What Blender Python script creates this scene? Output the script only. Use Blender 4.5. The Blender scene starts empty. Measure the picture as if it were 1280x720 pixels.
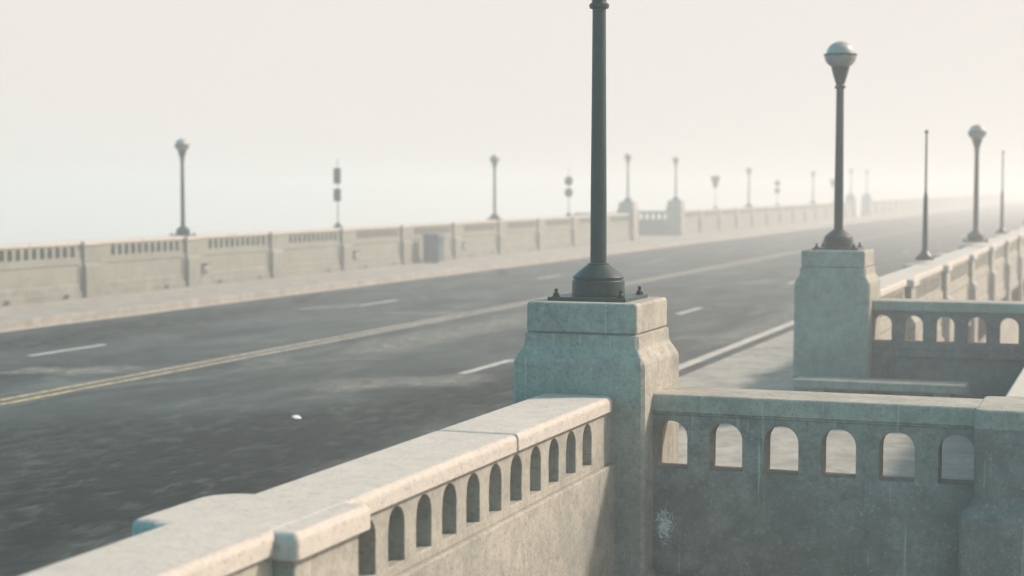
import bpy, bmesh, math, random
from mathutils import Vector, Matrix, noise
random.seed(7)
scene = bpy.context.scene
C = scene.collection
PI = math.pi
CAMZ = 2.549

# ------------------------------------------------------------------ helpers
def finish(name, verts, faces, mat, parent=None, smooth=False, bevel=0, merge=True, loc=(0, 0, 0), seg=2, flip=False):
    me = bpy.data.meshes.new(name)
    me.from_pydata([tuple(v) for v in verts], [], faces)
    bm = bmesh.new(); bm.from_mesh(me)
    if merge: bmesh.ops.remove_doubles(bm, verts=bm.verts, dist=1e-5)
    bmesh.ops.recalc_face_normals(bm, faces=bm.faces)
    if flip: bmesh.ops.reverse_faces(bm, faces=bm.faces)
    bm.to_mesh(me); bm.free()
    if smooth:
        for p in me.polygons: p.use_smooth = True
        me.set_sharp_from_angle(angle=math.radians(38))
    me.materials.append(mat)
    o = bpy.data.objects.new(name, me); o.location = loc
    C.objects.link(o)
    if parent: o.parent = parent
    if bevel:
        b = o.modifiers.new('bevel', 'BEVEL'); b.width = bevel; b.segments = seg
        b.limit_method = 'ANGLE'; b.angle_limit = math.radians(40)
    if smooth:
        wn = o.modifiers.new('normals', 'WEIGHTED_NORMAL'); wn.keep_sharp = True; wn.weight = 80
    return o

class MB:
    def __init__(s): s.v = []; s.f = []
    def add(s, vs, fs):
        n = len(s.v); s.v += [Vector(v) for v in vs]; s.f += [tuple(i + n for i in f) for f in fs]
    def box(s, x0, x1, y0, y1, z0, z1):
        s.add([(x, y, z) for z in (z0, z1) for x, y in ((x0, y0), (x1, y0), (x1, y1), (x0, y1))],
              [(3, 2, 1, 0), (4, 5, 6, 7), (0, 1, 5, 4), (1, 2, 6, 5), (2, 3, 7, 6), (3, 0, 4, 7)])
    def loft(s, rings, cap=True):
        n = len(rings[0]); vs = [p for r in rings for p in r]; fs = []
        for k in range(len(rings) - 1):
            for i in range(n):
                j = (i + 1) % n
                fs.append((k*n + i, k*n + j, (k+1)*n + j, (k+1)*n + i))
        if cap:
            fs.append(tuple(range(n - 1, -1, -1))); fs.append(tuple((len(rings)-1)*n + i for i in range(n)))
        s.add(vs, fs)
    def lathe(s, prof, n=32, cx=0, cy=0, z=0):
        s.loft([[(cx + r*math.cos(2*PI*i/n), cy + r*math.sin(2*PI*i/n), z + h) for i in range(n)] for r, h in prof])
    def slab(s, x0, x1, y0, y1, z0, z1, rc=(0, 0, 0, 0), rt=.03, rb=.006, nt=5, nc=6):
        """rounded slab; rc = plan radii of corners (x0y0, x1y0, x1y1, x0y1)"""
        def ring(ins, z):
            out = []
            cs = ((x0+ins, y0+ins, 1, 1, PI), (x1-ins, y0+ins, -1, 1, 1.5*PI), (x1-ins, y1-ins, -1, -1, 0), (x0+ins, y1-ins, 1, -1, .5*PI))
            for (cx, cy, sx, sy, a0), r in zip(cs, rc):
                r = max(r - ins, .002)
                for k in range(nc):
                    a = a0 + .5*PI*k/(nc-1)
                    out.append((cx + sx*r + r*math.cos(a), cy + sy*r + r*math.sin(a), z))
            return out
        R = [ring(rb, z0), ring(0, z0 + rb)]
        for k in range(nt):
            a = .5*PI*k/(nt-1)
            R.append(ring(rt*(1-math.cos(a)), z1 - rt + rt*math.sin(a)))
        s.loft(R)
    def build(s, name, mat, parent=None, **k): return finish(name, s.v, s.f, mat, parent, **k)

def empty(name, loc=(0, 0, 0), rz=0, sc=(1, 1, 1)):
    o = bpy.data.objects.new(name, None); o.location = loc; o.rotation_euler = (0, 0, rz); o.scale = sc
    o.empty_display_size = .2
    C.objects.link(o); return o
def tag(o, label, cat, group=None, kind=None):
    o['label'] = label; o['category'] = cat
    if group: o['group'] = group
    if kind: o['kind'] = kind
    return o
def struct(o): o['kind'] = 'structure'; return o
def kids(o): return [c for c in C.objects if c.parent == o]
def copy_tree(o, parent=None):
    ch = kids(o)
    c = o.copy(); C.objects.link(c); c.parent = parent
    for k in ch: copy_tree(k, c)
    return c

# ------------------------------------------------------------------ materials
def newmat(name):
    m = bpy.data.materials.new(name); m.use_nodes = True
    nt = m.node_tree; b = nt.nodes['Principled BSDF']
    return m, nt, b
def N(nt, t, **k):
    n = nt.nodes.new(t)
    for a, v in k.items(): setattr(n, a, v)
    return n
def noise_n(nt, vec, scale, detail=4, rough=.55, dist=0):
    n = N(nt, 'ShaderNodeTexNoise'); n.inputs['Scale'].default_value = scale
    n.inputs['Detail'].default_value = detail; n.inputs['Roughness'].default_value = rough
    n.inputs['Distortion'].default_value = dist
    nt.links.new(vec, n.inputs['Vector']); return n.outputs['Fac']
def ramp(nt, fac, a, b, ca=0., cb=1.):
    n = N(nt, 'ShaderNodeMapRange'); n.inputs[1].default_value = a; n.inputs[2].default_value = b
    n.inputs[3].default_value = ca; n.inputs[4].default_value = cb
    nt.links.new(fac, n.inputs[0]); return n.outputs[0]
def mixc(nt, fac, a, b, mode='MIX'):
    n = N(nt, 'ShaderNodeMix', data_type='RGBA', blend_type=mode)
    for i, x in ((0, fac), (6, a), (7, b)):
        if isinstance(x, (int, float)): n.inputs[i].default_value = x
        elif isinstance(x, tuple): n.inputs[i].default_value = (*x, 1)
        else: nt.links.new(x, n.inputs[i])
    return n.outputs[2]
def mth(nt, op, a, b=0.):
    n = N(nt, 'ShaderNodeMath', operation=op)
    for i, x in ((0, a), (1, b)):
        if isinstance(x, (int, float)): n.inputs[i].default_value = x
        else: nt.links.new(x, n.inputs[i])
    return n.outputs[0]
def pos(nt, scale=(1, 1, 1)):
    g = N(nt, 'ShaderNodeNewGeometry'); m = N(nt, 'ShaderNodeMapping')
    m.inputs['Scale'].default_value = scale
    nt.links.new(g.outputs['Position'], m.inputs['Vector']); return m.outputs[0]
def bump(nt, b, h, strength, dist=.01):
    n = N(nt, 'ShaderNodeBump'); n.inputs['Strength'].default_value = strength; n.inputs['Distance'].default_value = dist
    nt.links.new(h, n.inputs['Height']); nt.links.new(n.outputs[0], b.inputs['Normal'])

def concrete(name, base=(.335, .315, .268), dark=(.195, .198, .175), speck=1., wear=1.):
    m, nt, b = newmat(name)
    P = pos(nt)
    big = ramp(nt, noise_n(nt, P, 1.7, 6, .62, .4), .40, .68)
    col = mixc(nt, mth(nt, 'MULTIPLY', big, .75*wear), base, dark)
    mid = ramp(nt, noise_n(nt, P, 9, 6, .7), .44, .66)
    col = mixc(nt, mth(nt, 'MULTIPLY', mid, .5*wear), col, tuple(c*.72 for c in dark))
    # run-down streaks
    st = ramp(nt, noise_n(nt, pos(nt, (7, 7, .7)), 1.6, 5, .6, .3), .55, .75)
    col = mixc(nt, mth(nt, 'MULTIPLY', st, .35*wear), col, (.16, .15, .13))
    # thin drips
    st2 = ramp(nt, noise_n(nt, pos(nt, (30, 30, 1.1)), 1.3, 3, .5), .66, .74)
    col = mixc(nt, mth(nt, 'MULTIPLY', st2, .32*wear), col, (.55, .52, .47))
    # damp dirt that gathers low on the walls
    g = N(nt, 'ShaderNodeNewGeometry'); sx = N(nt, 'ShaderNodeSeparateXYZ'); nt.links.new(g.outputs['Position'], sx.inputs[0])
    low = mth(nt, 'MULTIPLY', ramp(nt, sx.outputs[2], .95, .2), ramp(nt, noise_n(nt, P, 3.3, 7, .7, .6), .42, .62))
    col = mixc(nt, mth(nt, 'MULTIPLY', low, .72*wear), col, (.11, .105, .10))
    # coarse mottling
    fm = noise_n(nt, P, 38, 5, .75)
    col = mixc(nt, ramp(nt, fm, .52, .70, 0, .6*speck), col, (.12, .115, .10))
    col = mixc(nt, ramp(nt, fm, .43, .28, 0, .35*speck), col, (.55, .52, .47))
    # dark pits and pale aggregate
    v = N(nt, 'ShaderNodeTexVoronoi'); v.inputs['Scale'].default_value = 60; v.inputs['Randomness'].default_value = 1
    nt.links.new(P, v.inputs['Vector'])
    sep = N(nt, 'ShaderNodeSeparateColor'); nt.links.new(v.outputs['Color'], sep.inputs[0])
    blob = ramp(nt, v.outputs['Distance'], .34, .22)
    pit = mth(nt, 'MULTIPLY', blob, ramp(nt, sep.outputs[0], .78, .9))
    grain = mth(nt, 'MULTIPLY', blob, ramp(nt, sep.outputs[1], .88, .92))
    col = mixc(nt, mth(nt, 'MULTIPLY', pit, .5*speck), col, (.07, .07, .065))
    col = mixc(nt, mth(nt, 'MULTIPLY', grain, .14*speck), col, (.62, .60, .56))
    # hairline cracks
    vc = N(nt, 'ShaderNodeTexVoronoi', feature='DISTANCE_TO_EDGE'); vc.inputs['Scale'].default_value = .55
    dn = N(nt, 'ShaderNodeTexNoise'); dn.inputs['Scale'].default_value = 3.5; dn.inputs['Detail'].default_value = 6
    nt.links.new(P, dn.inputs['Vector'])
    vm = N(nt, 'ShaderNodeVectorMath', operation='MULTIPLY_ADD'); vm.inputs[1].default_value = (.5, .5, .5)
    nt.links.new(dn.outputs['Color'], vm.inputs[0]); nt.links.new(P, vm.inputs[2]); nt.links.new(vm.outputs[0], vc.inputs['Vector'])
    crack = mth(nt, 'MULTIPLY', ramp(nt, vc.outputs['Distance'], .0022, .0008), ramp(nt, noise_n(nt, P, .9, 2), .56, .62))
    col = mixc(nt, mth(nt, 'MULTIPLY', crack, .3), col, (.06, .06, .055))
    nt.links.new(col, b.inputs['Base Color'])
    b.inputs['Roughness'].default_value = .9; b.inputs['Specular IOR Level'].default_value = .355
    h = mth(nt, 'ADD', mth(nt, 'MULTIPLY', noise_n(nt, P, 60, 6, .7), .5), mth(nt, 'MULTIPLY', noise_n(nt, P, 7, 5, .6), 1.2))
    h = mth(nt, 'SUBTRACT', h, mth(nt, 'MULTIPLY', pit, .6)); h = mth(nt, 'SUBTRACT', h, crack)
    bump(nt, b, h, .55, .006)
    return m

def simple(name, col, rough=.6, metal=0., bumps=0, var=.15, scale=20):
    m, nt, b = newmat(name); P = pos(nt)
    c = mixc(nt, ramp(nt, noise_n(nt, P, scale, 5, .6), .35, .7), tuple(x*(1-var) for x in col), tuple(min(1, x*(1+var)) for x in col))
    nt.links.new(c, b.inputs['Base Color']); b.inputs['Roughness'].default_value = rough; b.inputs['Metallic'].default_value = metal; b.inputs['Specular IOR Level'].default_value = .35
    if bumps: bump(nt, b, noise_n(nt, P, scale*4, 4, .6), bumps, .003)
    return m

def asphalt():
    m, nt, b = newmat('asphalt')
    P = pos(nt); PL = pos(nt, (1, .24, 1)); PV = pos(nt, (1, .09, 1))
    PM = pos(nt, (1, .6, 1))
    col = mixc(nt, ramp(nt, noise_n(nt, PM, .45, 9, .74, .9), .40, .60), (.006, .012, .011), (.040, .056, .052))
    col = mixc(nt, ramp(nt, noise_n(nt, PL, 1.3, 6, .65, .5), .44, .66, 0, .6), col, (.055, .059, .053))
    col = mixc(nt, ramp(nt, noise_n(nt, PM, .33, 6, .7, 1.6), .50, .60, 0, .7), col, (.008, .010, .012))
    # pale dusty and patched areas
    col = mixc(nt, ramp(nt, noise_n(nt, pos(nt, (1.2, .5, 1)), .6, 9, .74, 1.8), .53, .64, 0, .65), col, (.132, .142, .130))
    col = mixc(nt, ramp(nt, noise_n(nt, PV, 2.4, 7, .7, .4), .58, .70, 0, .5), col, (.16, .15, .135))
    col = mixc(nt, ramp(nt, noise_n(nt, P, 30, 6, .85), .50, .68, 0, .55), col, (.10, .105, .095))
    col = mixc(nt, ramp(nt, noise_n(nt, P, 120, 2, .6), .60, .72, 0, .5), col, (.006, .006, .006))
    # tar-sealed cracks
    vc = N(nt, 'ShaderNodeTexVoronoi', feature='DISTANCE_TO_EDGE'); vc.inputs['Scale'].default_value = .17
    dn = N(nt, 'ShaderNodeTexNoise'); dn.inputs['Scale'].default_value = 1.2; dn.inputs['Detail'].default_value = 6
    nt.links.new(P, dn.inputs['Vector'])
    vm = N(nt, 'ShaderNodeVectorMath', operation='MULTIPLY_ADD'); vm.inputs[1].default_value = (1.5, 1.5, 1.5)
    nt.links.new(dn.outputs['Color'], vm.inputs[0]); nt.links.new(P, vm.inputs[2]); nt.links.new(vm.outputs[0], vc.inputs['Vector'])
    cr = mth(nt, 'MULTIPLY', ramp(nt, vc.outputs['Distance'], .006, .003), ramp(nt, noise_n(nt, P, .3, 2), .47, .55))
    col = mixc(nt, mth(nt, 'MULTIPLY', cr, .8), col, (.012, .012, .013))
    nt.links.new(col, b.inputs['Base Color'])
    nt.links.new(ramp(nt, noise_n(nt, PL, 1.4, 5), .3, .7, .55, .75), b.inputs['Roughness'])
    b.inputs['Specular IOR Level'].default_value = .1
    bump(nt, b, mth(nt, 'ADD', noise_n(nt, P, 110, 3, .7), noise_n(nt, P, 6, 3)), .5, .006)
    return m

def paint(name, col, under=(.045, .048, .045), keep=.5, faded=None):
    m, nt, b = newmat(name); P = pos(nt)
    if faded:
        g = N(nt, 'ShaderNodeNewGeometry'); sx = N(nt, 'ShaderNodeSeparateXYZ'); nt.links.new(g.outputs['Position'], sx.inputs[0])
        a = mth(nt, 'ADD', ramp(nt, sx.outputs[1], 17, 24), mth(nt, 'MULTIPLY', mth(nt, 'SUBTRACT', noise_n(nt, P, 1.3, 5, .6), .5), 2.2))
        col = mixc(nt, ramp(nt, a, 0, 1), col, faded)
    w = ramp(nt, noise_n(nt, P, 14, 8, .78), keep, keep + .10)
    w2 = ramp(nt, noise_n(nt, pos(nt, (1, .4, 1)), 2.2, 5, .6), .56, .72, 0, .55)
    w = mth(nt, 'MAXIMUM', w, w2)
    c = mixc(nt, w, col, under)
    b.inputs['Specular IOR Level'].default_value = .15
    nt.links.new(c, b.inputs['Base Color']); b.inputs['Roughness'].default_value = .75
    bump(nt, b, noise_n(nt, P, 110, 3, .7), .4, .004)
    return m

CON = concrete('weathered_concrete')
COP = concrete('coping_concrete', (.45, .412, .368), (.36, .335, .30), .7, .5)
FARC = concrete('parapet_concrete', (.235, .24, .20), (.155, .16, .135), .6, .8)
PAVE = concrete('pavement_concrete', (.345, .32, .275), (.235, .22, .19), .7, .8)
ASPH = asphalt()
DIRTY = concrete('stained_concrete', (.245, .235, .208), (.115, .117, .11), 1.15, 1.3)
SHADE_CON = concrete('shade_dark_concrete', (.155, .15, .14), (.075, .075, .075), 1., 1.2)  # wall behind the bench: recess shade put into a darker base colour
METAL = simple('dark_green_metal', (.008, .034, .033), .4, .0, .05, .25, 9)
BOLT = simple('bolt_steel', (.03, .03, .03), .5, .6, .2, .3, 40)
YEL = paint('worn_yellow_paint', (.50, .40, .19), keep=.475, faded=(.52, .45, .36))
WHT = paint('worn_white_paint', (.46, .455, .42), keep=.51)
def soft_patch(name, col, amount):
    m, nt, b = newmat(name); P = pos(nt, (1, .5, 1))
    b.inputs['Base Color'].default_value = (*col, 1); b.inputs['Roughness'].default_value = .9; b.inputs['Specular IOR Level'].default_value = .1
    at = N(nt, 'ShaderNodeAttribute', attribute_name='fade')
    f = mth(nt, 'MULTIPLY', ramp(nt, at.outputs['Fac'], 0, .7), ramp(nt, noise_n(nt, P, 5, 8, .75, .5), .38, .58, 0, amount))
    tr = N(nt, 'ShaderNodeBsdfTransparent'); mx = N(nt, 'ShaderNodeMixShader')
    nt.links.new(f, mx.inputs[0]); nt.links.new(tr.outputs[0], mx.inputs[1]); nt.links.new(b.outputs[0], mx.inputs[2])
    nt.links.new(mx.outputs[0], nt.nodes['Material Output'].inputs['Surface']); return m
SMEAR = soft_patch('dusty_smear', (.215, .215, .195), .75)
DARK_STREAK = soft_patch('dark_streak', (.010, .013, .014), .85)  # narrow dark diagonal streaks on the far lanes
DRAIN_DARK = simple('drain_dark', (.04, .04, .038), .9)  # flat dark colour of the drain openings
BLUE = simple('blue_grey_steel', (.06, .10, .14), .5, .2, .1, .2, 6)
PANEL = simple('sign_back_metal', (.06, .07, .07), .5, .4, 0, .15, 6)
PAPER = simple('white_paper', (.78, .78, .76), .8, 0, .3, .08, 30)
STEEL = simple('light_grey_steel', (.30, .31, .31), .45, .5, 0, .1, 8)
def glassy(name, col, rough):
    m, nt, b = newmat(name); P = pos(nt)
    c = mixc(nt, ramp(nt, noise_n(nt, P, 9, 4), .4, .7), col, tuple(x*.86 for x in col))
    nt.links.new(c, b.inputs['Base Color']); b.inputs['Roughness'].default_value = rough
    b.inputs['Subsurface Weight'].default_value = .25; b.inputs['Subsurface Radius'].default_value = (.05, .05, .05)
    b.inputs['Coat Weight'].default_value = .3
    return m
GLOBE = glassy('frosted_globe', (.27, .265, .245), .5)
BOWL = glassy('ribbed_glass_bowl', (.17, .205, .195), .3)
WATER, nt, b = newmat('river_water')
b.inputs['Base Color'].default_value = (.10, .13, .13, 1); b.inputs['Roughness'].default_value = .18
bump(nt, b, noise_n(nt, pos(nt), .6, 4, .6), .4, .15)

# ------------------------------------------------------------------ setting
SW = .149                     # pavement level
NX, FX = -5.79, -18.85        # kerb faces
NP, FP = -2.95, -21.72        # parapet centre lines
YB, YE = -16., 420.
def sheet(name, x0, x1, y0, y1, z, mat):
    return finish(name, [(x0, y0, z), (x1, y0, z), (x1, y1, z), (x0, y1, z)], [(0, 1, 2, 3)], mat)
m = MB(); m.box(FX, NX, YB, YE, -.35, 0); struct(m.build('road', ASPH))
m = MB(); m.box(-21.55, -19.03, YB, YE, -.30, SW); struct(m.build('pavement', PAVE)); 
m = MB(); m.box(-5.61, -2.70, YB, 9.3, -.30, SW); m.box(-5.61, -.3, 9.3, 18.1, -.30, SW); m.box(-5.61, -2.70, 18.1, YE, -.30, SW)
struct(m.build('pavement', PAVE))
def kerb(x0, x1, mat=COP):
    m = MB(); y = YB
    while y < YE:
        L = 3.0 if y < 160 else 30.
        m.slab(x0, x1, y + .004, min(y + L, YE) - .004, -.30, SW + .006, rt=.025, nt=4, nc=2); y += L
    return struct(m.build('kerb', mat, merge=False, smooth=True))
kerb(NX, NX + .18 - .002); kerb(FX - .18 + .002, FX, PAVE)
# gutter lines at the foot of each kerb
def gutter(x0, x1):
    struct(sheet('gutter', x0, x1, YB, YE, .004, COP))
gutter(FX + .0, FX + .16); gutter(NX - .13, NX)
# bridge deck below
m = MB(); m.box(-21.95, -2.68, YB, YE, -1.6, -.36); m.box(-2.679, -.02, 9.16, 18.22, -1.6, -.36)
m.box(-24.6, -21.951, 73.8, 82.8, -1.6, -.36)
struct(m.build('bridge_deck', CON))
m = MB(); m.box(-24.6, -21.56, 73.8, 82.8, -.30, SW - .003); struct(m.build('pavement', PAVE))
struct(sheet('gutter', -5.605, -5.40, YB, YE, SW + .004, ASPH))
struct(sheet('water', -3000, 3000, -3000, 3000, -12, WATER))
# carriageway markings
def strip(name, mat, x0, x1, y0, y1, z=.004, n=None):
    """thin painted strip with slightly ragged ends and edges"""
    L = y1 - y0; n = n or max(2, min(120, int(L/.25)))
    vs, fs = [], []
    for i in range(n + 1):
        y = y0 + L*i/n
        for x in (x0, x1):
            vs.append((x + random.uniform(-.006, .006), y + random.uniform(-.02, .02), z))
    for i in range(n): fs.append((2*i, 2*i + 1, 2*i + 3, 2*i + 2))
    return struct(finish(name, vs, fs, mat, merge=False))
strip('road_marking', YEL, -12.79, -12.685, YB, 300, n=300)
strip('road_marking', YEL, -12.535, -12.43, YB, 300, n=300)
for x in (-8.63, -15.68):
    for k in range(-2, 14):
        if k == -1 and x > -10: continue
        y = 21.3 + 11.55*k
        strip('road_marking', WHT, x - .065, x + .065, y, y + 2.0)
def smear(mat, pts, w, z=.008, name='road_patch'):
    """irregular elongated patch along a polyline"""
    vs, fs = [], []; n = 26
    P0, P1 = Vector(pts[0]), Vector(pts[1]); d = (P1 - P0); t = Vector((-d.y, d.x)).normalized()
    K = (-1, -.45, 0, .45, 1); fade = []
    for i in range(n + 1):
        a = i/n; env = math.sin(PI*min(1, max(0, a*.96 + .02)))**.5
        c = P0 + d*a + t*w*.5*(noise.noise((a*3, w*7, pts[0][0])))
        for s in K:
            q = c + t*s*w*.8*env*(.7 + .6*abs(noise.noise((a*9, s*3.1, pts[0][1]))))
            vs.append((q.x, q.y, z)); fade.append((1 - abs(s))*min(1, 5*a, 5*(1 - a)))
    for i in range(n):
        for k in range(4): fs.append((5*i + k, 5*i + k + 1, 5*i + k + 6, 5*i + k + 5))
    o = finish(name, vs, fs, mat, merge=False)
    at = o.data.attributes.new('fade', 'FLOAT', 'POINT')
    for k, f in enumerate(fade): at.data[k].value = f
    return struct(o)
smear(SMEAR, ((-14.6, 19.2), (-12.9, 20.4)), 1.1)
smear(SMEAR, ((-14.7, 18.9), (-14.2, 19.5)), .35, .0095)
smear(SMEAR, ((-9.6, 18.6), (-8.0, 21.4)), 1.2)
smear(SMEAR, ((-16.4, 31.0), (-15.7, 33.4)), .8)
smear(SMEAR, ((-13.9, 30.6), (-12.9, 32.4)), 1.3)
smear(SMEAR, ((-9.8, 43.5), (-9.2, 46.5)), .8)
smear(DARK_STREAK, ((-16.3, 22.3), (-18.4, 27.6)), .28)
smear(DARK_STREAK, ((-17.1, 32.6), (-18.4, 36.2)), .45)
smear(DARK_STREAK, ((-17.0, 44.9), (-18.8, 49.6)), .35)

ROAD_SHADE = soft_patch('road_shade', (.005, .012, .013), .75)  # dark patches put the dimmer light of the near road into its colour
smear(ROAD_SHADE, ((-9.0, 3.0), (-9.5, 17.5)), 7.0, .0055)
smear(ROAD_SHADE, ((-7.6, 8.0), (-7.4, 24.0)), 2.4, .0062)
smear(ROAD_SHADE, ((-14.3, 11.0), (-14.6, 21.0)), 2.6, .0065)
smear(ROAD_SHADE, ((-17.6, 20.0), (-17.4, 33.0)), 2.2, .0058)
smear(SMEAR, ((-11.4, 21.0), (-10.9, 40.0)), 1.5, .0075)
smear(SMEAR, ((-6.6, 24.0), (-6.9, 50.0)), 1.1, .0075)

# ------------------------------------------------------------------ parapets
S = 4.2375                    # pilaster spacing
ZC = 1.379                    # coping top
TC = .085                     # coping thickness
def arcade(mb, u0, u1, centres, w, z0, z1, zo0, zo1, v0, v1, axis='y', na=12):
    """pierced band: vertical plate between v0 and v1, arched openings of width w from zo0 to zo1"""
    zs = zo1 - w/2
    def M(u, v, z): return (v, u, z) if axis == 'y' else (u, v, z)
    def quad2(pts):            # same polygon on both faces
        for v in (v0, v1): mb.add([M(u, v, z) for u, z in pts], [tuple(range(len(pts)))])
    zl = [z0, zo0, zs, z1]
    cuts = [u0]
    for c in centres: cuts += [c - w/2, c + w/2]
    cuts.append(u1)
    for i in range(0, len(cuts), 2):
        a, b_ = cuts[i], cuts[i+1]
        if b_ - a > 1e-4:
            for k in range(3): quad2([(a, zl[k]), (b_, zl[k]), (b_, zl[k+1]), (a, zl[k+1])])
            mb.add([M(a, v0, z1), M(b_, v0, z1), M(b_, v1, z1), M(a, v1, z1)], [(0, 1, 2, 3)])
            mb.add([M(a, v0, z0), M(b_, v0, z0), M(b_, v1, z0), M(a, v1, z0)], [(0, 1, 2, 3)])
    for c in centres:
        a, b_ = c - w/2, c + w/2
        quad2([(a, z0), (b_, z0), (b_, zo0), (a, zo0)])
        arc = [(c - w/2*math.cos(PI*k/na), zs + w/2*math.sin(PI*k/na)) for k in range(na + 1)]
        for k in range(na):
            p, q = arc[k], arc[k+1]
            quad2([p, q, (q[0], z1), (p[0], z1)])
            mb.add([M(p[0], v0, z1), M(q[0], v0, z1), M(q[0], v1, z1), M(p[0], v1, z1)], [(0, 1, 2, 3)])
        mb.add([M(a, v0, z0), M(b_, v0, z0), M(b_, v1, z0), M(a, v1, z0)], [(0, 1, 2, 3)])
        path = [(a, zo0)] + arc + [(b_, zo0), (a, zo0)]
        for k in range(len(path) - 1):
            p, q = path[k], path[k+1]
            mb.add([M(p[0], v0, p[1]), M(q[0], v0, q[1]), M(q[0], v1, q[1]), M(p[0], v1, p[1])], [(0, 1, 2, 3)])
    for u in (u0, u1):
        for k in range(3):
            mb.add([M(u, v0, zl[k]), M(u, v1, zl[k]), M(u, v1, zl[k+1]), M(u, v0, zl[k+1])], [(0, 1, 2, 3)])

# -- one module of the long parapets in local axes: u = +Y along the bridge, v = +X, pilaster centred on u = 0
def arc_centres(n=11, sp=.27): return [S - .58 - i*sp for i in range(n)][::-1]
def make_wall(parent, mat, yoff, u0=.26, u1=S-.26, centres=None):
    """arched band, dado with sunk panel and base course, as three meshes under parent"""
    cs = [c for c in (centres or arc_centres()) if c - .1 > u0 and c + .1 < u1]
    a = MB(); arcade(a, u0, u1, cs, .158, .994, ZC - TC, 1.039, 1.272, -.185, .19)
    for v in a.v: v.y += yoff
    p1 = a.build('arched_band', mat, parent, bevel=.005)
    d = MB()
    # dado body, with a sunk panel on both faces
    for sx, h in ((1, .218), (-1, .213)):
        pu0, pu1, pz0, pz1, dp = u0 + .32, u1 - .14, .44, .88, .022
        o = [(u0, .15), (u1, .15), (u1, .994), (u0, .994)]; i1 = [(pu0, pz0), (pu1, pz0), (pu1, pz1), (pu0, pz1)]
        i2 = [(pu0+.02, pz0+.02), (pu1-.02, pz0+.02), (pu1-.02, pz1-.02), (pu0+.02, pz1-.02)]
        vs = [(sx*h, u + yoff, z) for u, z in o] + [(sx*h, u + yoff, z) for u, z in i1] + [(sx*(h-dp), u + yoff, z) for u, z in i2]
        fs = [(k, (k+1) % 4, 4 + (k+1) % 4, 4 + k) for k in range(4)] + [(4+k, 4+(k+1) % 4, 8+(k+1) % 4, 8+k) for k in range(4)] + [(8, 9, 10, 11)]
        if parent.get('plain_outer') and sx > 0:
            vs = vs[:4]; fs = [(0, 1, 2, 3)]
        d.add(vs, fs)
    for a0, a1 in (((u0, .15), (u1, .15)), ((u1, .15), (u1, .994)), ((u1, .994), (u0, .994)), ((u0, .994), (u0, .15))):
        d.add([(.218, a0[0]+yoff, a0[1]), (.218, a1[0]+yoff, a1[1]), (-.213, a1[0]+yoff, a1[1]), (-.213, a0[0]+yoff, a0[1])], [(0, 1, 2, 3)])
    p2 = d.build('dado', mat, parent, bevel=.008)
    b_ = MB(); b_.slab(-.25, .25, u0 + yoff, u1 + yoff, -.30, .30, rt=.03, nt=3, nc=2)
    p3 = b_.build('base_course', mat, parent, smooth=True)
    return p1, p2, p3
def make_coping(parent, mat, u0, u1, yoff, joints=(), round_end=.02):
    m = MB(); c = [u0] + list(joints) + [u1]
    for a, b_ in zip(c[:-1], c[1:]):
        m.slab(-.217, .217, a + yoff + .004, b_ + yoff - .004, ZC - TC, ZC, rc=(.01, .01, round_end, .02), rt=.032, nt=6, nc=3)
    return m.build('coping', mat, parent, smooth=True)
def make_pilaster(parent, mat, capmat, yoff, low=.33, hi=.27, L=.51):
    m = MB(); h = L/2
    prof = [(-.30, h+.03, low), (.82, h+.03, low), (.90, h, hi), (ZC - TC - .002, h, hi)]
    m.loft([[(-x, yoff - y, z), (x, yoff - y, z), (x, yoff + y, z), (-x, yoff + y, z)] for z, y, x in prof])
    p = m.build('pilaster', mat, parent, bevel=.01)
    c = MB(); w = hi + .035; c.slab(-w + .02, w, yoff - h - .045, yoff + h + .045, ZC - TC - .015, ZC - .003, rc=(.02, .02, .03, .12), rt=.03, nt=5, nc=4)
    c.slab(-w - .085, -.08, yoff - h - .0, yoff + h + .10, ZC - TC - .012, ZC - .0055, rc=(.03, .02, .02, .17), rt=.035, nt=5, nc=8)
    q = c.build('pilaster_cap', capmat, p, smooth=True)
    return p

def long_parapet(name, x, y_first, k0, k1, label, mat, cap, start=None, end=None, plain=False, centres=None):
    """run of modules k0..k1; start / end trim the first and last module against a pylon"""
    root = empty(name, (x, 0, 0)); tag(root, label, 'parapet')
    if plain: root['plain_outer'] = 1
    proto = None
    for k in range(k0, k1):
        y = y_first + k*S
        a = .0 if True else 0
        u0 = start - y if (start is not None and k == k0) else .26
        u1 = end - y if (end is not None and k == k1 - 1) else S - .26
        if u0 == .26 and u1 == S - .26:
            if proto is None:
                proto = (y, make_wall(root, mat, 0, centres=centres))
                for o in proto[1]: o.location.y = y
            else:
                for o in proto[1]:
                    c = o.copy(); C.objects.link(c); c.parent = root; c.location.y = y
        else:
            make_wall(root, mat, y, u0, u1, centres=centres)
    # coping stones, one centred on each pilaster, half stones at the ends
    cp = None
    for k in range(k0, k1 + 1):
        y = y_first + k*S; a, b_ = -S/2, S/2
        if k == k0: a = (start - y) if start is not None else 0
        if k == k1: b_ = (end - y) if end is not None else 0
        if (a, b_) == (-S/2, S/2):
            if cp is None: cp = make_coping(root, cap, a, b_, 0); cp.location.y = y
            else: c = cp.copy(); C.objects.link(c); c.parent = root; c.location.y = y
        else: make_coping(root, cap, a, b_, y, round_end=.07 if k == k1 else .02)
    pp = None
    for k in range(k0 if start is None else k0 + 1, k1 if end is not None else k1 + 1):
        y = y_first + k*S
        if pp is None:
            pp = make_pilaster(root, mat, cap, 0); pp.location.y = y; capo = kids(pp)[0]
        else:
            c = pp.copy(); C.objects.link(c); c.parent = root; c.location.y = y
            d = capo.copy(); C.objects.link(d); d.parent = c
    del_prop = root.get('plain_outer')
    if del_prop: del root['plain_outer']
    return root

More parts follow.
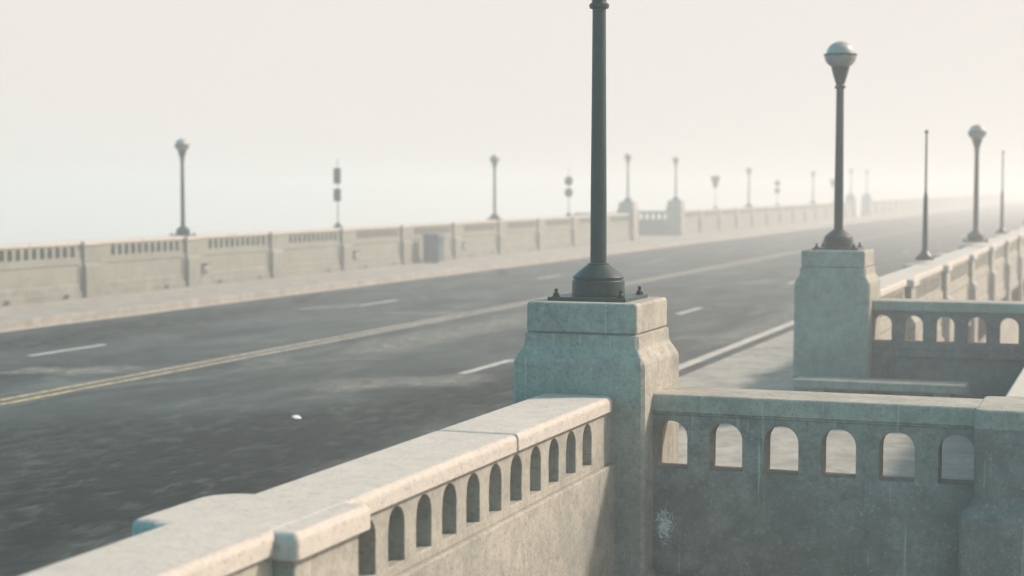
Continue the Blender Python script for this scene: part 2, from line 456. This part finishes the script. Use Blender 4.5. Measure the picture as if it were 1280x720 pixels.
Y0 = 9.45                     # first pylon (near side)
near1 = long_parapet('bridge_parapet', NP, Y0 - 4.10, -3, 1, 'pale sunlit parapet in the foreground, running from the bottom left to the nearest pedestal', CON, COP, end=Y0 - .385, plain=True, centres=[.49 + .278*i for i in range(11)])
# openings in the near run sit right up against the pylon: rebuild that last module by hand
for o in list(kids(near1)):
    pass
near2 = long_parapet('bridge_parapet', NP, Y0, 2, 26, 'parapet on the near side leading away from the second pedestal, carrying the bare poles', CON, COP, start=Y0 + 2*S + .385)
FY = 31.4
far1 = long_parapet('bridge_parapet', FP, FY, -4, 10, 'long far parapet across the road, from the left edge up to the first far pedestal', FARC, COP, end=FY + 10*S - .385)
far2 = long_parapet('bridge_parapet', FP, FY, 12, 25, 'hazy far parapet between the railing bay and the faint farther pair of pedestals', FARC, COP, start=FY + 12*S + .385, end=FY + 25*S - .385)
far3 = long_parapet('bridge_parapet', FP, FY, 27, 62, 'farthest stretch of far parapet fading out beyond the faint pair of pedestals', FARC, COP, start=FY + 27*S + .385)

# -- transverse bay walls: u = +X from the pylon, camera-side face at v = -.21
def bay_side_wall(name, loc, label, sx=1, mat=CON, cap=COP, panel=False):
    root = empty(name, loc, 0, (sx, 1, 1)); tag(root, label, 'wall')
    u0, u1 = .3, 2.19
    a = MB(); arcade(a, u0, u1, [.498 + .316*k for k in range(6)], .19, .88 if panel else .16, ZC - TC - .034, .955, 1.225, -.205, -.03, axis='x', na=16)
    a.build('arched_band', mat, root, bevel=.006)
    f = MB(); f.box(u0, u1, -.211, .12, ZC - TC - .0335, ZC - TC - .021); f.build('fillet', mat, root, bevel=.004)
    d = MB()
    if panel:
        d.box(u0, u1, -.207, .18, .80, .879); d.box(u0, .56, -.207, .18, .15, .7995); d.box(.561, u1, -.165, .18, .15, .7995)
    else: d.box(u0, u1, -.029, .18, .15, .879)
    d.build('dado', mat, root, bevel=.006)
    p = MB(); p.slab(u0, u1, -.26, .24, -.30, .35, rt=.02, nt=3, nc=2); p.build('base_course', mat, root, smooth=True)
    c = MB(); c.slab(u0 + .0, u1 + .01, -.215, .21, ZC - TC - .02, ZC - .002, rc=(.01,)*4, rt=.022, nt=6, nc=3); c.build('coping', cap, root, smooth=True)
    return root
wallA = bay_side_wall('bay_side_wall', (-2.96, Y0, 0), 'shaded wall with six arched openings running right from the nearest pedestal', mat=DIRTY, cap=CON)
wallB = bay_side_wall('bay_side_wall', (-2.96, Y0 + 2*S, 0), 'dark wall with arched openings behind the bench, joined to the second pedestal', panel=True, mat=SHADE_CON, cap=CON)

def corner_pier(loc, label, sx=1, sy=1):
    root = empty('corner_pier', loc, 0, (sx, sy, 1)); tag(root, label, 'pier')
    m = MB()
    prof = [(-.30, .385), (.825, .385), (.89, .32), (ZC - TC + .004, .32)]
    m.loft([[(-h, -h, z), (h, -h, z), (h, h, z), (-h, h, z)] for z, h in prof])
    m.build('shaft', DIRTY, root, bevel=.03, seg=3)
    c = MB(); c.slab(-.324, .324, -.324, .324, ZC - TC - .02, ZC + .002, rc=(.05, .05, .05, .05), rt=.022, nt=6, nc=8)
    c.build('cap', CON, root, smooth=True)
    return root
XO = -.465
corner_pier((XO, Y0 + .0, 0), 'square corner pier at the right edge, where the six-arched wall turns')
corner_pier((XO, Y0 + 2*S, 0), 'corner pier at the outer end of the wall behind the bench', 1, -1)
def bay_outer(name, x, ya, yb, label, sx=1, mat=CON):
    root = empty(name, (x, ya, 0), 0, (sx, 1, 1)); tag(root, label, 'parapet')
    L = yb - ya
    n = 22; cs = [L/2 + (i - (n-1)/2)*.316 for i in range(n)]
    a = MB(); arcade(a, .36, L - .36, cs, .19, .88, ZC - TC - .002, .95, 1.22, .03, .205)
    a.build('arched_band', mat, root, bevel=.006)
    d = MB(); d.box(-.18, .207, .36, L - .36, .15, .879); d.build('dado', mat, root, bevel=.006)
    d = MB(); d.box(-.22, .27, .36, L - .36, -.30, .33); d.build('base_course', mat, root, bevel=.01)
    c = MB()
    for i in range(3):
        c.slab(-.22, .22, .33 + (L-.72)*i/3 + .003, .36 + (L-.72)*(i+1)/3 + .03 - .003, ZC - TC, ZC, rc=(.01,)*4, rt=.025, nt=6, nc=3)
    c.build('coping', COP, root, smooth=True)
    return root
bay_outer('bay_parapet', XO, Y0, Y0 + 2*S, 'outer parapet of the bay, its pale coping entering at the right edge')
# far bay, mirrored
F10, F12 = FY + 10*S, FY + 12*S
bay_side_wall('bay_side_wall', (FP, F12, 0), 'hazy railing wall with arched openings between the two far pedestals', -1, FARC)
bay_side_wall('bay_side_wall', (FP, F10, 0), 'side wall of the far bay hidden behind the left far pedestal', -1, FARC)
bay_outer('bay_parapet', FP - 2.49, F10, F12, 'outer parapet of the far bay across the road', -1, FARC)

# -- pylons
def make_pylon():
    root = empty('lamp_pedestal')
    m = MB()
    prof = [(-.30, .43), (.34, .43), (.37, .395), (1.42, .392), (1.545, .390), (1.562, .387), (1.576, .380), (1.632, .348), (1.642, .344), (1.655, .342), (1.708, .340), (1.716, .330)]
    def ring(z, h, c=.02):
        return [(-h+c, -h, z), (h-c, -h, z), (h, -h+c, z), (h, h-c, z), (h-c, h, z), (-h+c, h, z), (-h, h-c, z), (-h, -h+c, z)]
    m.loft([ring(z, h) for z, h in prof])
    m.build('shaft', CON, root, smooth=True)
    c = MB(); c.slab(-.331, .331, -.331, .331, 1.717, 1.894, rc=(.02,)*4, rt=.022, rb=.01, nt=4, nc=5)
    c.build('cap_block', CON, root, smooth=True)
    return root
pyl0 = make_pylon()
ped_spots = [
 (-2.96, Y0, 'nearest lamp pedestal in the middle, stepped concrete pier in sharp focus'),
 (-2.96, Y0 + 2*S, 'second lamp pedestal on the near side, standing at the left end of the bench'),
 (FP, F10, 'far pedestal across the road, left one of the pair flanking the railing bay'),
 (FP, F12, 'far pedestal across the road, right one of the pair flanking the railing bay'),
 (FP, FY + 25*S, 'faint pedestal deep in the haze, left one of the farthest pair'),
 (FP, FY + 27*S, 'faint pedestal deep in the haze, right one of the farthest pair')]
for i, (x, y, l) in enumerate(ped_spots):
    o = pyl0 if i == 0 else copy_tree(pyl0)
    o.location = (x, y, 0); tag(o, l, 'pedestal', 'stepped concrete lamp pedestals')

# ------------------------------------------------------------------ lamps
def make_lamp():
    root = empty('street_lamp')
    m = MB(); m.slab(-.235, .235, -.235, .235, 0, .022, rt=.003, rb=.001, nt=3, nc=2); m.build('base_plate', METAL, root)
    for sx in (-1, 1):
        for sy in (-1, 1):
            b_ = MB(); x, y = sx*.195, sy*.195
            b_.lathe([(.024, .022), (.024, .027)], 16, x, y)
            b_.lathe([(.019, .027), (.019, .040), (.017, .043)], 6, x, y)
            b_.lathe([(.010, .042), (.010, .066), (.008, .069)], 12, x, y)
            b_.build('bolt', BOLT, root)
    m = MB(); m.lathe([(.150, .022), (.155, .026), (.155, .108), (.150, .114), (.143, .116), (.143, .122), (.150, .124), (.151, .131), (.146, .137), (.118, .162), (.088, .186), (.072, .198), (.063, .203), (.063, .210), (.052, .212)], 64)
    m.build('base', METAL, root, smooth=True)
    m = MB(); m.lathe([(.0485, .205), (.047, .6), (.043, 1.1), (.0385, 1.80)], 40); m.build('pole', METAL, root, smooth=True)
    m = MB(); m.lathe([(.040, 1.690), (.055, 1.694), (.058, 1.702), (.058, 1.716), (.050, 1.722), (.040, 1.735), (.046, 1.745)], 32)
    m.build('collar', METAL, root, smooth=True)
    m = MB(); m.lathe([(.040, 1.735), (.047, 1.745), (.052, 1.76), (.068, 1.81), (.082, 1.86), (.092, 1.895), (.096, 1.915)], 40)
    m.build('cup', METAL, root, smooth=True)
    m = MB(); R = .168
    m.lathe([(.060, 1.905)] + [(R*math.cos(a), 2.035 + R*math.sin(a)*.82) for a in [math.radians(d) for d in (-58, -50, -40, -30, -20, -10, 0)]], 48)
    m.build('glass_bowl', BOWL, root, smooth=True)
    m = MB(); m.lathe([(.150, 2.030), (.171, 2.031), (.174, 2.036), (.174, 2.050), (.170, 2.055), (.148, 2.056)], 48); m.build('ring', METAL, root, smooth=True)
    m = MB(); R = .149
    m.lathe([(R*math.cos(a), 2.048 + R*math.sin(a)*.93) for a in [math.radians(d) for d in (0, 12, 24, 36, 48, 60, 70, 80, 86, 89.5)]], 48)
    m.build('globe', GLOBE, root, smooth=True)
    return root
lamp0 = make_lamp()
PT = 1.894
lamp_spots = [
 (-2.96, Y0, PT, 'tall dark green lamp post bolted to the nearest pedestal, its head above the picture'),
 (-2.96, Y0 + 2*S, PT, 'dark globe lamp on the second pedestal behind the bench, its whole head in view'),
 (-3.03, Y0 + 6*S, 1.46, 'globe lamp on the near parapet between two bare thin poles'),
 (-3.05, Y0 + 10*S + 2.2, 1.46, 'lamp on the near parapet at the right edge, only its base in view'),
 (FP, FY + S, 1.385, 'grey globe lamp on the far parapet, the nearest of the far side lamps at left'),
 (FP, FY + 6*S, 1.385, 'globe lamp on the far parapet just right of the blue cabinet'),
 (FP, F10, PT, 'hazy globe lamp on the left pedestal of the railing bay'),
 (FP, F12, PT, 'hazy globe lamp on the right pedestal of the railing bay'),
 (FP, FY + 16*S, 1.385, 'faint globe lamp on the far parapet between the railing bay and the second near lamp'),
 (FP, FY + 21*S, 1.385, 'very faint globe lamp just left of the second near lamp pole'),
 (FP, FY + 25*S, PT, 'barely visible lamp on the left faint pedestal of the farthest pair'),
 (FP, FY + 27*S, PT, 'barely visible lamp on the right faint pedestal of the farthest pair')]
for i, (x, y, z, l) in enumerate(lamp_spots):
    o = lamp0 if i == 0 else copy_tree(lamp0)
    o.location = (x, y, z); tag(o, l, 'street lamp', 'globe street lamps along the bridge')
    if i > 1: o.rotation_euler.z = .04*i
    if z < 1.5: o.scale = (1.07,)*3

# ------------------------------------------------------------------ poles
def make_pole():
    root = empty('bare_pole')
    m = MB(); m.slab(-.13, .13, -.13, .13, 0, .02, rt=.003, rb=.001, nt=3, nc=2); m.build('base_plate', METAL, root)
    m = MB(); m.lathe([(.115, .02), (.115, .05), (.10, .07), (.06, .12), (.045, .15), (.045, .16)], 32); m.build('base', METAL, root, smooth=True)
    m = MB(); m.lathe([(.042, .14), (.038, .5), (.032, .95), (.022, 1.02), (.017, 1.06), (.015, 1.93)], 24); m.build('shaft', METAL, root, smooth=True)
    m = MB(); m.lathe([(.015, 1.925), (.026, 1.935), (.03, 1.955), (.024, 1.975), (.006, 1.985)], 20); m.build('finial', METAL, root, smooth=True)
    for sx in (-1, 1):
        b_ = MB(); b_.lathe([(.018, .02), (.018, .04), (.009, .041), (.009, .06)], 8, sx*.105, sx*.105); b_.build('bolt', BOLT, root)
    return root
pole0 = make_pole()
for i, (y, l) in enumerate(((Y0 + 4*S, 'thin bare tapered pole on the near parapet, left of the near globe lamp'),
                            (Y0 + 8*S - 1.4, 'thin bare tapered pole on the near parapet, right of the near globe lamp'))):
    o = pole0 if i == 0 else copy_tree(pole0)
    o.location = (-3.04, y, 1.44); tag(o, l, 'pole', 'bare poles on the near parapet')
def make_signpole(kind):
    root = empty('sign_pole')
    m = MB(); m.lathe([(.12, 0), (.12, .05), (.06, .12), (.035, .15)], 24); m.build('base', METAL, root, smooth=True)
    m = MB(); m.lathe([(.022, .12), (.016, 1.0), (.012, 1.98), (.004, 2.0)], 16); m.build('pole', STEEL, root, smooth=True)
    if kind == 0:
        for z0, z1 in ((.76, 1.12), (1.27, 1.72)):
            m = MB(); m.slab(-.11, .11, -.055, -.017, z0, z1, rc=(.01,)*4, rt=.01, nt=3, nc=3); m.build('sign_panel', PANEL, root, smooth=True)
    elif kind == 1:
        for zc in (.95, 1.42):
            m = MB(); n = 32
            m.loft([[(.17*math.cos(2*PI*i/n), y, zc + .19*math.sin(2*PI*i/n)) for i in range(n)] for y in (-.02, -.04)])
            m.build('sign_panel', PANEL, root)
    else:
        m = MB(); m.loft([[(-.26, y, 1.72), (-.20, y, 1.78), (.20, y, 1.78), (.26, y, 1.72), (.07, y, 1.12), (-.07, y, 1.12)] for y in (-.02, -.045)])
        m.build('sign_panel', PANEL, root)
    return root
protos = {}
for k, kind, l in ((3, 0, 'pole with two small stacked rectangular panels, left of the blue cabinet'),
                   (8, 1, 'pole with two small round discs on the far parapet, left of the nearest lamp post'),
                   (14, 2, 'pole with one dark tapering panel, just right of the railing bay'),
                   (18, 1, 'faint pole with two round discs midway between railing bay and second near lamp'),
                   (23, 2, 'very faint pole with a tapering panel, close to the second near lamp pole')):
    o = copy_tree(protos[kind]) if kind in protos else make_signpole(kind)
    protos.setdefault(kind, o)
    o.location = (FP, FY + k*S, 1.385); tag(o, l, 'sign pole', 'sign poles on the far parapet')

# ------------------------------------------------------------------ bench, cabinet, fixtures, litter
bench = empty('bench', (-2.40, 17.20, SW)); tag(bench, 'low concrete bench in the bay, in front of the dark arched wall', 'bench')
m = MB(); m.slab(-.86, .86, -.20, .17, .37, .455, rc=(.02,)*4, rt=.02, nt=4, nc=4); m.build('seat', CON, bench, smooth=True)
for x in (-.62, .62):
    m = MB(); m.loft([[(x-a, -b_, z), (x+a, -b_, z), (x+a, b_-.02, z), (x-a, b_-.02, z)] for z, a, b_ in ((0, .11, .17), (.06, .11, .17), (.10, .08, .14), (.369, .08, .14))])
    m.build('leg', CON, bench, bevel=.008)

cab = empty('utility_cabinet', (-21.0, 49.5, SW), 0, (.8, .8, 1)); tag(cab, 'blue grey metal cabinet standing on the far pavement against the parapet', 'cabinet')
m = MB(); m.box(-.36, .36, -.30, .30, 0, .06); m.build('plinth', CON, cab, bevel=.01)
m = MB(); m.box(-.34, .34, -.28, .28, .06, .84); m.build('body', BLUE, cab, bevel=.015)
m = MB(); m.loft([[(-a, -b_, z), (a, -b_, z), (a, b_, z), (-a, b_, z)] for z, a, b_ in ((.842, .37, .31), (.87, .37, .31), (.92, .30, .24))]); m.build('roof', BLUE, cab, bevel=.01)
for s in (-1, 1):
    m = MB(); m.box(s*.165 - .145, s*.165 + .145, -.295, -.281, .12, .80); d = m.build('door', BLUE, cab, bevel=.005)
    m = MB(); m.box(s*.05 - .008, s*.05 + .008, -.325, -.296, .42, .54); m.build('handle', BOLT, d)
m = MB()
for i in range(5): m.box(.341, .348, -.18, .18, .62 + i*.03, .637 + i*.03)
m.build('vent', BOLT, cab)

def make_fixture():
    root = empty('wall_light')
    m = MB(); m.box(0, .05, -.09, .09, -.06, .09); m.build('bracket', PANEL, root, bevel=.01)
    m = MB(); n = 20
    m.loft([[(.05 + x, r*math.cos(2*PI*i/n), r*math.sin(2*PI*i/n)) for i in range(n)] for x, r in ((0, .085), (.03, .09), (.055, .07), (.068, .03))])
    m.build('lens', STEEL, root, smooth=True)
    m = MB(); m.loft([[(.045, -.10, .06), (.15, -.09, .075), (.15, .09, .075), (.045, .10, .06)], [(.045, -.10, .075), (.15, -.09, .09), (.15, .09, .09), (.045, .10, .075)]]); m.build('hood', PANEL, root)
    return root
fx0 = make_fixture()
for i, (k, l) in enumerate(((1, 'small hooded wall light low on the far parapet, below the leftmost far lamp'),
                            (3, 'small hooded wall light low on the far parapet, below the pole with two rectangular panels'),
                            (5, 'small hooded wall light low on the far parapet, just right of the blue cabinet'))):
    o = fx0 if i == 0 else copy_tree(fx0)
    o.scale = (1.5,)*3; o.location = (FP + .212, FY + k*S + .5, .56); tag(o, l, 'wall light', 'small wall lights on the far parapet')
# drain outlets in the base course: parts of the far parapet
for k in range(-3, 9):
    for du in (.30*S, .78*S) if k % 2 else (.72*S,):
        m = MB(); m.slab(.276, .283, -.07, .07, .17, .25, rt=.002, rb=.001, nt=2, nc=3)
        o = m.build('drain_hole', DRAIN_DARK, far1); o.location.y = FY + k*S + du

# crumpled paper on the road
bm = bmesh.new(); bmesh.ops.create_icosphere(bm, subdivisions=3, radius=.038)
for v in bm.verts:
    n = noise.noise(v.co*30)*.022 + noise.noise(v.co*70 + Vector((3, 1, 2)))*.012
    v.co += v.co.normalized()*n; v.co.z *= .55; v.co.x *= 1.25
me = bpy.data.meshes.new('paper_litter'); bm.to_mesh(me); bm.free(); me.materials.append(PAPER)
o = bpy.data.objects.new('paper_litter', me); o.location = (-8.62, 16.45, .028); o.rotation_euler = (0, 0, .5); C.objects.link(o)
tag(o, 'crumpled scrap of white paper lying on the dark asphalt of the near lane', 'litter')

# lime bloom on the wall next to the nearest pedestal (a real thin crust of mineral)
LIME, nt, b = newmat('lime_crust')
P = pos(nt); c = mixc(nt, ramp(nt, noise_n(nt, P, 45, 6, .7), .42, .6), (.62, .63, .60), (.40, .42, .40))
nt.links.new(c, b.inputs['Base Color']); b.inputs['Roughness'].default_value = .95
tr = N(nt, 'ShaderNodeBsdfTransparent'); mx = N(nt, 'ShaderNodeMixShader')
tcn = N(nt, 'ShaderNodeTexCoord'); sx_ = N(nt, 'ShaderNodeSeparateXYZ'); nt.links.new(tcn.outputs['Object'], sx_.inputs[0])
dist = N(nt, 'ShaderNodeVectorMath', operation='LENGTH')
mp = N(nt, 'ShaderNodeMapping'); mp.inputs['Scale'].default_value = (11, 1, 6.0); nt.links.new(tcn.outputs['Object'], mp.inputs['Vector']); nt.links.new(mp.outputs[0], dist.inputs[0])
al = mth(nt, 'SUBTRACT', mth(nt, 'MULTIPLY', noise_n(nt, P, 19, 10, .82, 2.6), 3.4), mth(nt, 'ADD', mth(nt, 'MULTIPLY', dist.outputs['Value'], .95), 1.22))
fac = ramp(nt, al, 0, .10, 0, .9)
out = nt.nodes['Material Output']
nt.links.new(fac, mx.inputs[0]); nt.links.new(tr.outputs[0], mx.inputs[1]); nt.links.new(b.outputs[0], mx.inputs[2]); nt.links.new(mx.outputs[0], out.inputs['Surface'])
o = finish('lime_crust', [(-.09, 0, -.17), (.09, 0, -.17), (.09, 0, .17), (-.09, 0, .17)], [(0, 1, 2, 3)], LIME, wallA, flip=False)
o.location = (.465, -.2095, .62)

# ------------------------------------------------------------------ haze
m = MB(); m.box(-3200, 3200, -3200, 3200, -13, 4.6)
HZ = bpy.data.materials.new('haze'); HZ.use_nodes = True; nt = HZ.node_tree; nt.nodes.clear()
out = N(nt, 'ShaderNodeOutputMaterial'); pv = N(nt, 'ShaderNodeVolumePrincipled')
pv.inputs['Color'].default_value = (1, .945, .925, 1); pv.inputs['Density'].default_value = .0076; pv.inputs['Anisotropy'].default_value = .25
nt.links.new(pv.outputs[0], out.inputs['Volume'])
hz = m.build('haze', HZ); hz['kind'] = 'stuff'

# ------------------------------------------------------------------ light and sky
SUN_EL, SUN_AZ = math.radians(37), math.radians(52)      # azimuth from +Y towards +X
sd = Vector((math.cos(SUN_EL)*math.sin(SUN_AZ), math.cos(SUN_EL)*math.cos(SUN_AZ), math.sin(SUN_EL)))
L = bpy.data.lights.new('sun', 'SUN'); L.energy = 3.45; L.angle = math.radians(5); L.color = (1, .865, .755)
so = bpy.data.objects.new('sun', L); so.rotation_euler = sd.to_track_quat('Z', 'Y').to_euler(); so.location = (5, 5, 30); C.objects.link(so)
w = bpy.data.worlds.new('World'); scene.world = w; w.use_nodes = True; nt = w.node_tree
bg = nt.nodes['Background']; bg.inputs['Strength'].default_value = .13
sky = N(nt, 'ShaderNodeTexSky', sky_type='NISHITA'); sky.sun_disc = False
sky.sun_elevation = SUN_EL; sky.sun_rotation = SUN_AZ; sky.air_density = 1.2; sky.dust_density = 3.0; sky.ozone_density = 1.0
tc = N(nt, 'ShaderNodeTexCoord'); sp = N(nt, 'ShaderNodeSeparateXYZ'); nt.links.new(tc.outputs['Generated'], sp.inputs[0])
FOG = (4.35, 4.15, 3.9)
dp = N(nt, 'ShaderNodeVectorMath', operation='DOT_PRODUCT'); nt.links.new(tc.outputs['Generated'], dp.inputs[0])
dp.inputs[1].default_value = (math.sin(SUN_AZ), math.cos(SUN_AZ), 0)
# fog is bright and warm on the sun's side, cool teal away from it
fogc = mixc(nt, ramp(nt, dp.outputs['Value'], -.65, -.05), (.55, 1.75, 1.8), FOG)
teal = mixc(nt, ramp(nt, sp.outputs[2], .40, .80), (.18, 2.3, 2.1), (.9, 1.0, .9))
tcol = mixc(nt, ramp(nt, dp.outputs['Value'], -.25, .25), teal, (.90, .82, .70))
tint = mixc(nt, 1.0, sky.outputs[0], tcol, 'MULTIPLY')
c = mixc(nt, ramp(nt, sp.outputs[2], .11, .21), fogc, tint)
nt.links.new(c, bg.inputs['Color'])

# ------------------------------------------------------------------ camera
cam = bpy.data.cameras.new('camera'); co = bpy.data.objects.new('camera', cam); C.objects.link(co)
Fv = Vector((-.34677, .93606, -.05957)); Rv = Vector((.93772, .34739, 0)); Uv = Rv.cross(Fv)
M = Matrix((Rv, Uv, -Fv)).transposed().to_4x4(); M.translation = Vector((0, 0, CAMZ)); co.matrix_world = M
cam.sensor_width = 36; cam.lens = 2108.8/1280*36; cam.clip_end = 9000; cam.clip_start = .05
cam.dof.use_dof = True; cam.dof.focus_distance = 9.6; cam.dof.aperture_fstop = 2.0
scene.camera = co
scene.render.engine = 'CYCLES'
scene.cycles.volume_bounces = 1
scene.view_settings.view_transform = 'Standard'; scene.view_settings.look = 'None'
scene.view_settings.exposure = .6; scene.view_settings.gamma = 1
